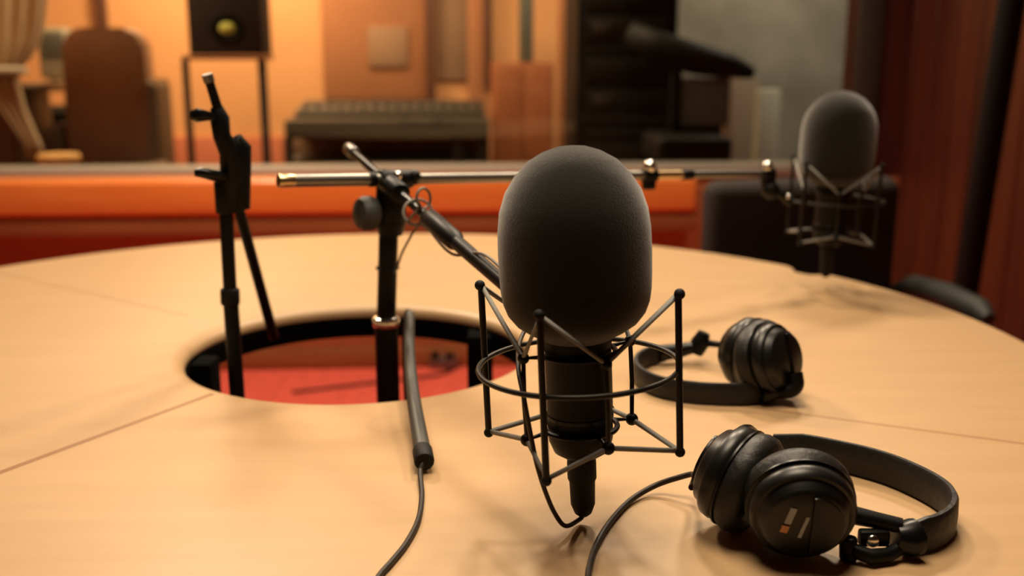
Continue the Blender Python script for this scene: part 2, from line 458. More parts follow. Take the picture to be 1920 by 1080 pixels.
# ================================================================== CENTRE POST WITH TWO BOOM ARMS
ms = thing('twin_boom_stand', 'thick black post with two boom arms rising through the table hole', 'microphone stand')
Yp = 1.37
pt = U(731, 345, Yp); pb = U(724, 602, Yp); px_, py_ = pb.x, Yp
obj('post', G().cyl((px_, py_, pb.z), (pt.x, Yp, pt.z), .0130, bev=.001), M['black'], ms)
obj('post_sleeve', G().cyl((px_, py_, .03), (px_, py_, pb.z-.004), .0160), M['black'], ms)
obj('collar', G().cyl((px_, py_, pb.z-.008), (px_, py_, pb.z+.007), .0185, bev=.004), M['chrome'], ms, 'bright chrome collar')
obj('base', G().lathe([(0, 0), (.09, 0), (.09, .012), (.085, .02), (.04, .03), (.02, .06), (0, .06)], Matrix.Translation((px_, py_, 0.001))), M['black'], ms)
hb0 = U(732, 440, Yp); hb1 = U(733, 345, Yp)
hd = obj('swivel_head', G().cyl(hb0, hb0.lerp(hb1, .25), .016, .021).cyl(hb0.lerp(hb1, .25), hb1, .021, .0195, bev=.003).ball(hb1, .0195, (1, 1, .6)), M['black'], ms)
kc = U(690, 400, Yp-.015)
kd = V((-.80, -.58, .08)).normalized()
km = Matrix.Translation(kc) @ kd.to_track_quat('Z', 'Y').to_matrix().to_4x4()
obj('clutch_knob', G().lathe([(0, -.035), (.010, -.035), (.010, -.012), (.020, -.010), (.0228, -.004), (.0228, .006), (.019, .013), (.008, .0165), (0, .017)], km), M['knob'], ms, 'round grey-black tightening knob')
# second boom: runs to the right and away
Q0 = U(738, 336, Yp-.005); Q1 = U(1440, 325, 1.75)
qL = along(Q0+(Q0-Q1)*.6, Q0, 527)
dir2 = (Q1-Q0).normalized()
b2 = obj('boom', G().tube([qL, along(qL, Q1, 691), along(qL, Q1, 692), along(qL, Q1, 1220)], [.0083, .0083, .0072, .0072], 20), M['steel'], ms, 'long grey boom tube pointing right')
obj('end_cap', G().cyl(qL-dir2*.004, qL+dir2*.018, .0087, bev=.002), M['brass'], b2, 'brass end cap')
obj('brass_section', G().cyl(along(qL, Q1, 1232), along(qL, Q1, 1280), .0068), M['brass'], b2, 'brass tube section')
obj('thin_rod', G().cyl(along(qL, Q1, 1280), Q1, .0062), M['steel'], b2)
obj('joint_ring', G().cyl(along(qL, Q1, 1278), along(qL, Q1, 1298), .0085, bev=.002), M['black'], b2)
obj('joint_ring', G().cyl(along(qL, Q1, 690), along(qL, Q1, 704), .0098, bev=.002), M['black'], b2)
k1 = along(qL, Q1, 1217)
obj('boom_clamp', G().cyl(k1-dir2*.012, k1+dir2*.012, .012, bev=.003).cyl(k1+V((0, 0, -.022)), k1, .011, bev=.003), M['black'], b2)
obj('clamp_knob', G().ball(k1+V((0, -.004, .0135)), .0105), M['chrome'], b2, 'round chrome knob')
obj('end_joint', G().cyl(Q1-dir2*.013, Q1+dir2*.010, .0125, bev=.004).cyl(Q1+V((.004, 0, -.038)), Q1, .0125, bev=.003).ball(Q1+V((.006, -.003, -.028)), .015), M['black'], b2)
obj('joint_knob', G().ball(Q1+V((-.003, -.006, .012)), .0095), M['chrome'], b2, 'round chrome knob')
# clamp holding the boom on the post
cm0 = along(qL, Q1, 712); cm1 = along(qL, Q1, 772)
obj('boom_clamp', G().cyl(cm0, cm1, .0125, bev=.003).cyl(cm1, cm1+dir2*.006, .0085).ball(cm1+V((.004, -.006, .004)), .009), M['black'], ms)
obj('clamp_screw', G().ball(along(qL, Q1, 748)+V((0, -.012, .006)), .0062), M['chrome'], ms, 'small bright screw head')
# main boom: runs toward the camera and down to the near microphone
E0 = U(738, 352, Yp-.03); E1 = U(1032, 607, .945)
dir1 = (E1-E0).normalized()
tipq = E0+(E0-E1)*.42
eT = along(tipq, E0, 652)
b1_ = obj('boom', G().cyl(eT, E1, .0058, seg=16), M['black_gloss'], ms, 'black boom rod slanting down to the near microphone')
obj('end_cap', G().cyl(eT-dir1*.012, eT+dir1*.016, .0088, bev=.002), M['steel'], b1_, 'grey end cap')
s0 = along(E0, E1, 800); s1 = along(E0, E1, 858)
obj('boom_sleeve', G().tube([s0, s0.lerp(s1, .1), s0.lerp(s1, .9), s1], [.008, .0125, .0115, .008], 18).tube([s1, along(E0, E1, 950)], [.0085, .0075], 16), M['black'], b1_)
obj('boom_bracket', G().cyl(along(tipq, E1, 716), along(tipq, E1, 752), .0135, bev=.003).cyl(along(tipq, E1, 734), hb1+V((0, 0, -.01)), .011), M['black'], b1_)

# cable coiled round the boom
cl = thing('microphone_cable', 'thin cable looped in a coil around the near boom beside the post', 'cable')
pts = [along(E0, E1, 960)+V((0, 0, .012)), along(E0, E1, 905)+V((0, -.004, .013)), along(E0, E1, 850)+V((0, -.006, -.016)), U(812, 440, 1.24)]
for i in range(12):                      # wide loop
    a = 2*math.pi*i/9+.9
    pts.append(U(783+27*math.cos(a), 398+24*math.sin(a), 1.262+.012*math.cos(a+1)))
for i in range(11):                      # smaller loop above it
    a = 2*math.pi*i/9+2.2
    pts.append(U(794+13*math.cos(a), 372+19*math.sin(a), 1.25+.010*math.cos(a)))
pts += [U(790, 410, 1.26), U(772, 440, 1.29), U(754, 474, 1.335), U(745, 500, 1.3565), U(740, 512, 1.3555)]
obj('cord', G().tube(spline(pts, 6), .0017, 8), M['cable_grey'], cl)
zt_ = U(738, 506, 1.3565).z
ct = pb.lerp(pt, (zt_-pb.z)/(pt.z-pb.z)); ct.y = Yp
obj('cable_tie', G().tube([ct+V((.0150*math.cos(2*math.pi*i/32), .0150*math.sin(2*math.pi*i/32), 0)) for i in range(32)], .0014, 8, closed=True), M['rubber'], cl)

# ================================================================== MICROPHONES AND SHOCK MOUNTS
def microphone(label, Mx):
    t = thing('studio_microphone', label, 'microphone', 'foam covered studio microphones')
    prof = [(0, 1.0715), (.012, 1.0703), (.024, 1.0663), (.036, 1.0593), (.047, 1.048), (.0555, 1.0345), (.0605, 1.0195), (.0627, 1.003), (.0632, .985),
            (.0630, .966), (.0624, .953), (.0608, .943), (.0575, .934), (.051, .9255), (.042, .919), (.033, .914), (.0290, .9115)]
    prof = [(r, z-.885) for r, z in prof]
    obj('windscreen', G().lathe(prof, Mx, 64), M['foam'], t, 'big charcoal foam windscreen')
    body = [(.0284, .9115), (.0284, .905), (.0278, .903), (.0278, .8265), (.0272, .8215), (.0235, .812), (.016, .807), (.0125, .806), (0, .806)]
    body = [(r, z-.885) for r, z in body]
    bo = obj('body', G().lathe(body, Mx, 48), M['mic_body'], t)
    obj('body_ring', G().lathe([(.0281, -.043), (.0286, -.0425), (.0286, -.0395), (.0281, -.039)], Mx, 48), M['black_gloss'], bo)
    con = [(.0122, .8062), (.0126, .800), (.0126, .786), (.0112, .783), (.0106, .762), (.0075, .7535), (.004, .7505), (0, .7505)]
    obj('connector', G().lathe([(r, z-.885) for r, z in con], Mx, 32), M['rubber'], t)
    return t
def shock_mount(label, Mx, rot, hub_dir):
    t = thing('shock_mount', label, 'shock mount', 'wire shock mounts')
    def P(a, r, z): return Mx @ V((r*math.cos(a), r*math.sin(a), z))
    A = [rot+k*math.pi/2 for k in range(4)]
    OT, OB, RO = .0675, -.0665, .086
    for a in A:
        p = obj('corner_rod', G().cyl(P(a, RO, OB), P(a, RO, OT), .0029, seg=12), M['wire'], t)
        obj('rod_cap', G().ball(P(a, RO, OB), .0044), M['rubber'], p)
        obj('rod_cap', G().ball(P(a, RO+.001, OT), .0046), M['rubber'], p)
    ring = [P(2*math.pi*i/72, RO-.0015, .002) for i in range(72)]
    obj('outer_hoop', G().tube(ring, .0023, 10, closed=True), M['wire'], t)
    for zz, nm in ((.014, 'upper_clamp_ring'), (-.052, 'lower_clamp_ring')):
        obj(nm, G().tube([P(2*math.pi*i/48, .0314, zz) for i in range(48)], .0024, 8, closed=True), M['black'], t)
    NU, NL, RN = .016, -.055, .050
    for k in range(4):
        a = rot+math.pi/4+k*math.pi/2
        p = obj('inner_rod', G().tube([P(a, .0314, NU-.002), P(a, RN, NU), P(a, RN+.001, -.02), P(a, RN, NL), P(a, .0314, NL+.003)], .0021, 10), M['wire'], t)
        obj('cord_hook', G().ball(P(a, RN, NU), .0050), M['black'], p)
        obj('cord_hook', G().ball(P(a, RN, NL), .0056), M['black'], p)
    for z0, z1, dz in ((OT-.001, NU, .0), (OB+.001, NL, .0)):
        c = []
        for k in range(4):
            c.append(P(A[k], RO-.001, z0)); c.append(P(rot+math.pi/4+k*math.pi/2, RN, z1))
        obj('elastic_cord', G().tube(c, .0024, 8, closed=True), M['elastic'], t, sharp=3.0)
    # hub that screws on the boom
    h = hub_dir
    q = Mx @ V((0, 0, .002))
    a = math.atan2(h.y-q.y, h.x-q.x)
    e = P(a, RO-.002, .002)
    hb = obj('swivel_hub', G().tube([e, e.lerp(h, .35), h], [.0085, .0065, .0075], 16).ball(e, .0095), M['black'], t)
    obj('hub_screw', G().ball(e+V((-.004, -.008, .007)), .0042), M['chrome'], hb, 'small chrome screw')
    return t
XM = Matrix.Translation(U(1084, 697, .84)) @ Euler((0, math.radians(-2.6), 0)).to_matrix().to_4x4()
XM = Matrix.Translation((.056, .84, .882)) @ Euler((0, math.radians(-2.6), 0)).to_matrix().to_4x4()
microphone('large microphone with charcoal foam windscreen hanging close over the near half of the table', XM)
shock_mount('wire shock mount with grey elastic cords around the large near microphone', XM, math.radians(-22), E1)
XM2 = Matrix.Translation((.552, 1.78, .893)) @ Euler((0, math.radians(1.5), 0)).to_matrix().to_4x4()
microphone('smaller looking far microphone with grey foam windscreen above the right far edge of the table', XM2)
shock_mount('wire shock mount holding the far microphone at the end of the right boom', XM2, math.radians(40), Q1+V((.008, -.002, -.025)))
# the near microphone's own lead
le = thing('microphone_lead', 'short dark cable looping from the bottom of the near microphone', 'cable')
cb = XM @ V((0, 0, -.1349))
pts = [cb+V((0, 0, .0005)), cb+V((-.004, -.002, -.0028)), U(1060, 986, .815), U(1040, 962, .81), U(1022, 920, .80), U(1006, 868, .80), U(994, 810, .80), U(982, 745, .80), U(972, 690, .83), U(975, 640, .90), U(1000, 590, .955)]
obj('cord', G().tube(spline(pts, 8), .0020, 10), M['cable'], le)

# ================================================================== GREY PLUG LEAD HANGING FROM THE POST OVER THE NEAR EDGE OF THE HOLE
pg = thing('headphone_extension_lead', 'grey plug sleeve with thin dark cable running from the post to the near table edge', 'cable')
a0 = U(768, 590, Yp-.02); a3 = T(795, 862, TZ+.0126)
pp = spline([a0, T(768, 660, .782), T(774, 735, .7685), T(785, 805, .7590), a3], 8)
obj('sleeve', G().tube(pp, [.0062+.0028*i/(len(pp)-1) for i in range(len(pp))], 16), M['sleeve'], pg)
dd = (pp[-1]-pp[-2]).normalized()
obj('plug_end', G().cyl(a3-dd*.022, a3+dd*.006, .0100, bev=.003), M['rubber'], pg, 'black plug end')
zc = TZ+.0034
cp = [a3, T(788, 885, zc+.004), T(791, 930, zc), T(784, 975, zc), T(762, 1018, zc), T(735, 1052, zc), T(708, 1084, zc), T(670, 1150, zc), T(610, 1250, zc)]
obj('cord', G().tube(spline(cp, 8), .0025, 10), M['cable'], pg)
tl = [a0+V((0, -.002, .001)), a0+V((-.003, .008, .004)), a0+V((-.008, .014, -.012)), a0+V((-.010, .012, -.08)), a0+V((-.004, .02, -.40)), V((a0.x+.01, a0.y-.02, .09)), V((a0.x+.05, a0.y-.06, .012)), V((a0.x+.20, a0.y-.10, .010))]
obj('cord', G().tube(spline(tl, 8), .0025, 10), M['cable'], pg)

# ================================================================== HEADPHONES
def cup_parts(t, c, nrm, marks, K=1.03):
    n_ = V(nrm).normalized()
    z = n_; up = V((0, 0, 1)); x = up.cross(z).normalized(); y = z.cross(x)
    Mx = Matrix(((x.x, y.x, z.x, c.x), (x.y, y.y, z.y, c.y), (x.z, y.z, z.z, c.z), (0, 0, 0, 1))) @ Matrix.Diagonal((K, K, K, 1))
    cu = obj('ear_cup', G().lathe([(0, -.006), (.037, -.006), (.0405, -.003), (.0415, .002), (.0405, .008), (.0385, .0105), (.036, .0105), (.0345, .012), (.0325, .018), (.0290, .0205), (0, .0215)], Mx, 56), M['cup'], t)
    obj('ear_pad', G().lathe([(.018, -.020), (.022, -.027), (.031, -.0285), (.0390, -.026), (.0430, -.020), (.0435, -.013), (.0415, -.007), (.036, -.0055), (.018, -.0062), (.0178, -.012)], Mx, 56), M['pad'], t)
    obj('pad_seam', G().lathe([(.0412, -.0072), (.0428, -.0060), (.0428, -.0044), (.0412, -.0032)], Mx, 56), M['black_gloss'], cu)
    # raised half plate on the outer face
    poly = [(.0035, -.027)]+[(.028*math.sin(a), -.028*math.cos(a)) for a in [math.pi*i/16 for i in range(1, 16)]]+[(.003, .027)]
    obj('face_plate', G().prism(poly, .020, .0235, Mx, .001), M['black_gloss'], cu)
    if marks:
        q = Mx @ Matrix.Rotation(math.radians(-14), 4, 'Z')
        obj('print_mark', G().box((-.0175, -.001, .0200), (-.0125, .0140, .0222), 0, q), M['mark_pale'], cu, 'pale blue-grey print')
        obj('print_mark', G().box((-.0180, -.0095, .0200), (-.0125, -.0030, .0222), 0, q), M['mark_orange'], cu, 'orange print')
        obj('print_mark', G().box((-.0035, -.0110, .0200), (-.0008, .0090, .0222), 0, q), M['mark_pale'], cu, 'pale thin print')
    return Mx

def headphones(label, ca, na, cbb, nb, band, h0, h1, marks):
    t = thing('headphones', label, 'headphones', 'black studio headphones')
    ma = cup_parts(t, ca, na, marks); mb = cup_parts(t, cbb, nb, False)
    sp = spline(band, 10)
    k = len(sp)
    tp = [min(1., .55+.45*min(i, k-1-i)/6) for i in range(k)]
    H0 = [h0+(1-q)*.010 for q in tp]; H1 = [h1-(1-q)*.010 for q in tp]
    obj('headband', G().strip(sp, H0, H1, .0075), M['pad'], t)
    return t, ma, mb, sp

# near pair, cups toward the left and headband opening to the left
K1 = 1.07
CF = V((.2310, .771, TZ+.0455)); CR = V((.189, .832, TZ+.0490))
band = [V((.262, .985, 0)), V((.305, .965, 0)), V((.350, .930, 0)), V((.375, .888, 0)), V((.383, .850, 0)), V((.372, .815, 0)), V((.348, .790, 0)), V((.320, .779, 0))]
h1, ma, mb, sp = headphones('black headphones lying nearest on the table at the right, cup with pale print facing out', CF, (-.06, -1, -.24), CR, (-.78, .62, .26), band, TZ+.001, TZ+.032, True)
# hinge, yoke and slider at the near end
e = sp[-1]+V((0, 0, TZ+.016))
obj('slider', G().tube([sp[-4]+V((0, 0, TZ+.0165)), e, e+V((-.010, -.001, .002))], [.0150, .0150, .010], 14), M['black_gloss'], h1)
hj = obj('hinge', G().tube([e+V((-.004, .002, .010)), V((.298, .786, TZ+.0285)), V((.278, .792, TZ+.031)), V((.272, .792, TZ+.023))], [.0065, .0068, .0082, .006], 12), M['black'], h1)
obj('hinge_arm', G().tube([e+V((-.004, -.002, -.006)), V((.302, .768, TZ+.0070)), V((.287, .764, TZ+.0075)), V((.275, .770, TZ+.010))], [.0062, .0062, .0066, .006], 12), M['black'], hj)
obj('hinge_pin', G().cyl(V((.272, .772, TZ+.0008)), V((.271, .774, TZ+.020)), .0072, bev=.002), M['black'], hj)
obj('hinge_plate', G().box((.281, .774, TZ+.010), (.306, .784, TZ+.024), .003), M['black'], hj)
obj('hinge_rivet', G().ball(V((.291, .773, TZ+.0165)), .0055, (1, .5, 1)), M['chrome'], hj, 'bright rivet')
obj('yoke', G().tube(spline([V((.271, .776, TZ+.018)), V((.264, .780, TZ+.0205)), V((.262, .786, TZ+.026)), CF+V((.042, .004, -.012))], 6), .0038, 10), M['black_gloss'], h1)
# far end of the band to the rear cup
obj('hinge', G().tube(spline([sp[0]+V((0, 0, TZ+.017)), V((.246, .975, TZ+.022)), V((.232, .945, TZ+.034)), V((.222, .905, TZ+.056))], 5), [.006]*16, 12), M['black'], h1)
obj('yoke', G().tube(spline([V((.224, .908, TZ+.056)), V((.218, .886, TZ+.066)), V((.208, .866, TZ+.077)), V((.198, .846, TZ+.083)), V((.192, .838, TZ+.083))], 6), .0048, 10), M['black_gloss'], h1)
zc = TZ+.0036
cw = [CR+V((-.036, -.004, -.010)), T(1302, 890, TZ+.026), T(1270, 896, TZ+.018), T(1225, 912, TZ+.008), T(1180, 940, zc), T(1143, 980, zc), T(1118, 1022, zc), T(1106, 1060, zc), T(1103, 1090, zc), T(1108, 1180, zc), T(1130, 1300, zc)]
obj('cord', G().tube(spline(cw, 8), .0027, 10), M['cable'], h1)

# far pair, headband toward the left
CF2 = V((.306, 1.176, TZ+.0492)); CR2 = V((.286, 1.212, TZ+.0470))
band2 = [V((.300, 1.158, 0)), V((.262, 1.152, 0)), V((.215, 1.158, 0)), V((.176, 1.180, 0)), V((.156, 1.222, 0)), V((.158, 1.268, 0)), V((.178, 1.305, 0)), V((.208, 1.322, 0))]
h2, ma2, mb2, sp2 = headphones('second black headphones lying behind the near microphone with headband to the left', CF2, (.70, -.66, .26), CR2, (-.66, .72, .05), band2, TZ+.001, TZ+.027, False)
obj('slider', G().tube([sp2[3]+V((0, 0, TZ+.014)), sp2[0]+V((.0, 0, TZ+.014)), V((.310, 1.157, TZ+.015))], [.013, .012, .008], 14), M['black_gloss'], h2)
obj('hinge', G().tube(spline([V((.306, 1.160, TZ+.014)), V((.322, 1.150, TZ+.018)), V((.3295, 1.1485, TZ+.026)), V((.3285, 1.153, TZ+.040))], 5), [.0080]*16, 12), M['black'], h2)
e2 = sp2[-1]
obj('slider', G().tube([e2+V((-.015, -.006, TZ+.015)), e2+V((.012, 0, TZ+.017)), e2+V((.032, 0, TZ+.022))], [.011, .010, .008], 14), M['black_gloss'], h2)
hp = V((.248, 1.322, TZ+.028))
hj2 = obj('hinge', G().tube([hp+V((-.006, 0, -.014)), hp+V((0, 0, 0)), hp+V((.005, 0, .014))], [.010, .0125, .008], 14), M['black'], h2)
obj('yoke', G().tube([hp+V((.003, 0, 0)), V((.285, 1.285, TZ+.034))], [.005, .0035], 10), M['black'], h2)

# ================================================================== FLOOR BITS SEEN THROUGH THE HOLE
fp = T(832, 690, 0)
fb = thing('floor_socket', 'small grey socket block on the red carpet seen through the table hole', 'socket')
obj('body', G().box((fp.x-.05, fp.y-.03, 0.001), (fp.x+.05, fp.y+.03, .045), .008), M['steel'], fb)
obj('plug', G().cyl((fp.x-.03, fp.y-.02, .045), (fp.x-.03, fp.y-.02, .07), .014, bev=.003), M['black'], fb)
obj('plug', G().cyl((fp.x+.025, fp.y-.02, .045), (fp.x+.025, fp.y-.02, .065), .014, bev=.003), M['black'], fb)
cpt = [fp+V((.06, .02, .006)), fp+V((.0, -.09, .006)), fp+V((-.10, -.14, .006)), fp+V((-.25, -.20, .006)), fp+V((-.5, -.3, .006))]
tag(obj('floor_cable', G().tube(spline(cpt, 8), .005, 8), M['rubber']), 'dark cable on the red carpet under the table hole', 'cable')

# ================================================================== DARK CHAIR BEYOND THE TABLE
ch = thing('studio_chair', 'dark charcoal armchair beyond the right far edge of the table', 'chair')
CM = Matrix.Translation((.715, 2.48, 0)) @ Matrix.Rotation(math.radians(12), 4, 'Z')
g = G().box((-.25, -.0, .50), (.25, .085, .845), .035, CM, 5)
obj('backrest', g, M['chair'], ch)
obj('seat', G().box((-.25, -.46, .40), (.25, -.01, .485), .03, CM, 4), M['chair'], ch)
obj('back_bracket', G().box((-.04, .0, .36), (.04, .05, .52), .008, CM).box((-.04, -.2, .36), (.04, .04, .40), .008, CM), M['chair_plastic'], ch)
for sx in (-1, 1):
    a = G().tube([CM @ V((sx*.255, .02, 0.549)), CM @ V((sx*.285, -.02, 0.578)), CM @ V((sx*.292, -.14, 0.582)), CM @ V((sx*.29, -.27, 0.576)), CM @ V((sx*.285, -.31, 0.564))], [.022, .028, .030, .028, .016], 14)
    ar = obj('armrest', a, M['chair_plastic'], ch)
    obj('arm_support', G().tube([CM @ V((sx*.288, -.22, .59)), CM @ V((sx*.288, -.22, .46)), CM @ V((sx*.20, -.24, .395))], .016, 12), M['chair_plastic'], ar)
obj('gas_column', G().cyl(CM @ V((0, -.2, .07)), CM @ V((0, -.2, .40)), .025), M['black'], ch)
for i in range(5):
    a = 2*math.pi*i/5+.3; ex = V((.27*math.cos(a), -.2+.27*math.sin(a), .075))
    lg = obj('leg', G().tube([CM @ V((0, -.2, .10)), CM @ ex], [.028, .016], 12), M['chair_plastic'], ch)
    obj('caster', G().cyl(CM @ (ex+V((-.012, 0, -.045))), CM @ (ex+V((.012, 0, -.045))), .028, bev=.004).cyl(CM @ (ex+V((0, 0, -.04))), CM @ ex, .008), M['rubber'], lg)

# leaning black pole by the side wall
lp0 = U(1812, 535, 2.78); lp1 = U(1897, 0, 2.66)
dl = (lp0-lp1)/(lp1.z-lp0.z); ft = lp0+dl*(lp0.z-.012); tp = lp1-dl*.55
pw = thing('slanting_post', 'thick black slanting post in front of the red-brown wooden side wall', 'post')
obj('shaft', G().tube([ft, tp], [.034, .034], 20), M['ctl_black'], pw)
obj('foot', G().lathe([(0, 0), (.10, 0), (.10, .012), (.05, .025), (.036, .05), (0, .05)], Matrix.Translation((ft.x, ft.y, .001))), M['ctl_black'], pw)

# ================================================================== BEHIND THE GLASS
def WB(x0, x1, y0, y1, v, dep, bev=.01, floor=False, g=None, seg=2):
    a, zt = B(x0, y0, v); b, zb = B(x1, y1, v)
    if floor: zb = .001
    return (g or G()).wbox(a, b, v, v+dep, zb, zt, bev, seg)
def WP(x, y, v):
    u, z = B(x, y, v); return WM @ V((u, v, z))

# curtain gathered by a tie
cu = thing('curtain', 'pale beige curtain gathered by a tie at the far left behind the glass', 'curtain')
def curtain(rows, v, nf=7):
    g = G(); rings = []
    for (xl, xr_, yy) in rows:
        a, z = B(xl, yy, v); b, _ = B(xr_, yy, v); ring = []
        M_ = 56
        amp = .022*min(1, (b-a)/.25)+.004
        for k in range(M_+1):
            t = k/M_; ring.append((a+(b-a)*t, v+amp*math.sin(t*nf*2*math.pi), z))
        back = [(p[0], p[1]+.012, p[2]) for p in reversed(ring)]
        rings.append([g.bm.verts.new(WM @ V(p)) for p in ring+back])
    m = len(rings[0])
    for A, C in zip(rings, rings[1:]):
        for k in range(m): g.bm.faces.new((A[k], A[(k+1) % m], C[(k+1) % m], C[k]))
    g.bm.faces.new(rings[0]); g.bm.faces.new(list(reversed(rings[-1])))
    return g
obj('drape', curtain([(-130, 112, -330), (-120, 100, -150), (-115, 90, -30), (-110, 84, 30), (-95, 76, 75), (-75, 58, 108), (-52, 34, 132)], 1.05), M['curtain'], cu, sharp=3)
obj('tail', curtain([(-52, 34, 132), (-44, 36, 160), (-8, 46, 200), (22, 62, 240), (44, 76, 270), (54, 84, 300)], 1.05, 4), M['curtain'], cu, sharp=3)
obj('tie_back', WB(-60, 38, 125, 140, 1.0, .10, .012), M['tie'], cu, 'pale tie band')
ld = thing('low_cabinet', 'dark brown low cabinet under the beige curtain at the far left behind the glass', 'cabinet')
obj('body', WB(-260, 48, 168, 330, 1.25, .4, .01, True), M['dark_brown'], ld)
obj('top', WB(-265, 52, 160, 168, 1.24, .42, .004), M['dark_brown'], ld)
obj('door', WB(-200, -75, 190, 400, 1.235, .02, .004), M['dark_brown'], ld)
obj('door', WB(-70, 40, 190, 400, 1.235, .02, .004), M['dark_brown'], ld)
# round stool
sx, sz = B(102, 300, .55)
so = thing('round_stool', 'small stool with round honey-coloured wooden seat behind the left end of the glass', 'stool')
sp_ = WM @ V((sx, .60, 0))
obj('seat', G().lathe([(0, .0), (.075, 0), (.085, .012), (.085, .030), (.076, .040), (0, .042)], Matrix.Translation((sp_.x, sp_.y, sz-.02)), 40), M['stool'], so)
for k in range(3):
    a = k*2.094+.4; q = V((math.cos(a), math.sin(a), 0))
    obj('leg', G().cyl(sp_+q*.05+V((0, 0, sz-.021)), sp_+q*.13+V((0, 0, .001)), .013), M['ctl_black'], so)

# brown high-back armchair
ac = thing('brown_armchair', 'high-backed brown leather armchair behind the glass at the left', 'chair')
v0 = 1.55
def backshape(x0, x1, y0, y1, v, dep, m, nm, par, flare=14, rad=42, lean=0.):
    u0, zt = B(x0, y0, v); u1, zb = B(x1, y1, v); fl = B(x1+flare, y1, v)[0]-u1; r = B(x0+rad, y0, v)[0]-u0
    poly = [(u0-fl, zb), (u1+fl, zb)]
    for i in range(7): a = math.pi/2*i/6; poly.append((u1-r+r*math.cos(a), zt-r+r*math.sin(a)))
    for i in range(7): a = math.pi/2+math.pi/2*i/6; poly.append((u0+r+r*math.cos(a), zt-r+r*math.sin(a)))
    X = WM @ Matrix.Translation((0, v, 0)) @ Matrix.Rotation(math.pi/2, 4, 'X')
    return obj(nm, G().prism(poly, -dep, 0, X, .03), m, par)
backshape(112, 287, 52, 350, v0, .16, M['brown_chair'], 'backrest', ac, 16, 34)
obj('side_wing', WB(268, 308, 150, 400, v0-.05, .32, .04, seg=4), M['dark_brown'], ac)
obj('side_wing', WB(92, 122, 235, 400, v0-.05, .32, .04, seg=4), M['dark_brown'], ac)
obj('seat', WB(112, 285, 318, 420, v0-.42, .44, .04, seg=4), M['dark_brown'], ac)
for (x, dv) in ((100, -.35), (292, -.35), (100, .1), (292, .1)):
    u, _ = B(x, 300, v0)
    obj('leg', G().wbox(u-.025, u+.025, v0+dv, v0+dv+.05, .001, B(100, 415, v0)[1]+.1, .005), M['ctl_black'], ac)
# things at the chair's left
sh = thing('side_table', 'narrow tan side table left of the brown armchair behind the glass', 'table')
obj('tabletop', WB(52, 150, 154, 172, 2.0, .30, .006), M['tan'], sh)
for x in (56, 142):
    obj('leg', WB(x, x+7, 172, 400, 2.05, .03, .003, True), M['dark_brown'], sh)
mn = thing('grey_monitor', 'grey-green boxy monitor standing on the tan side table behind the glass', 'monitor')
obj('case', WB(66, 128, 52, 148, 2.08, .15, .02, seg=3), M['grey_green'], mn)
obj('foot', WB(92, 116, 147.5, 154, 2.1, .08, .002), M['grey_green'], mn)
obj('screen', WB(72, 122, 62, 110, 2.072, .009, .003), M['slate'], mn)
tw = thing('equipment_box', 'dark slate equipment box on the floor under the tan side table behind the glass', 'box')
obj('case', WB(66, 138, 200, 330, 2.06, .2, .01, True), M['slate'], tw)
obj('front_panel', WB(72, 132, 210, 250, 2.052, .009, .003), M['ctl_black'], tw)

# loudspeaker on a stand
v1 = 1.15
ls = thing('speaker_stand', 'tall dark two-legged stand under the loudspeaker behind the glass', 'stand')
obj('top_plate', WB(340, 496, 104, 112, v1, .26, .003), M['speaker_trim'], ls, 'dull red top plate')
for (xa, xb) in ((339, 369), (482, 511)):
    obj('leg', WB(xa, xb, 112, 400, v1+.10, .05, .005, True), M['speaker'], ls)
u0, _ = B(343, 300, v1); u1, _ = B(509, 300, v1)
obj('foot', G().wbox(u0-.01, u0+.06, v1-.02, v1+.28, .001, .03, .005).wbox(u1-.06, u1+.01, v1-.02, v1+.28, .001, .03, .005).wbox(u0, u1, v1+.11, v1+.14, .001, .03, .004), M['speaker'], ls)
sp2_ = thing('loudspeaker', 'dark loudspeaker cabinet with a yellow-green spot on the tall stand behind the glass', 'loudspeaker')
obj('cabinet', WB(341, 494, -110, 103, v1+.01, .24, .008), M['speaker'], sp2_)
uc, zc_ = B(425, 53, v1)
Xc = WM @ Matrix.Translation((uc, v1+.01, zc_)) @ Matrix.Rotation(math.pi/2, 4, 'X')
wf_ = obj('woofer_rim', G().lathe([(.045, -.003), (.075, -.003), (.075, .004), (.068, .008), (.050, .006), (.045, .002)], Xc @ Matrix.Diagonal((1, .9, 1, 1)), 40), M['ctl_black'], sp2_)
obj('woofer_cap', G().lathe([(0, .014), (.015, .012), (.028, .007), (.037, 0), (0, 0)], Xc @ Matrix.Diagonal((1.05, .78, 1, 1)), 32), M['cone'], sp2_, 'yellow-green dust cap')
ut, zt_ = B(425, -50, v1)
obj('tweeter', G().lathe([(0, .010), (.02, .006), (.035, .004), (.04, -.002), (0, -.002)], WM @ Matrix.Translation((ut, v1+.01, zt_)) @ Matrix.Rotation(math.pi/2, 4, 'X'), 32), M['ctl_black'], sp2_)

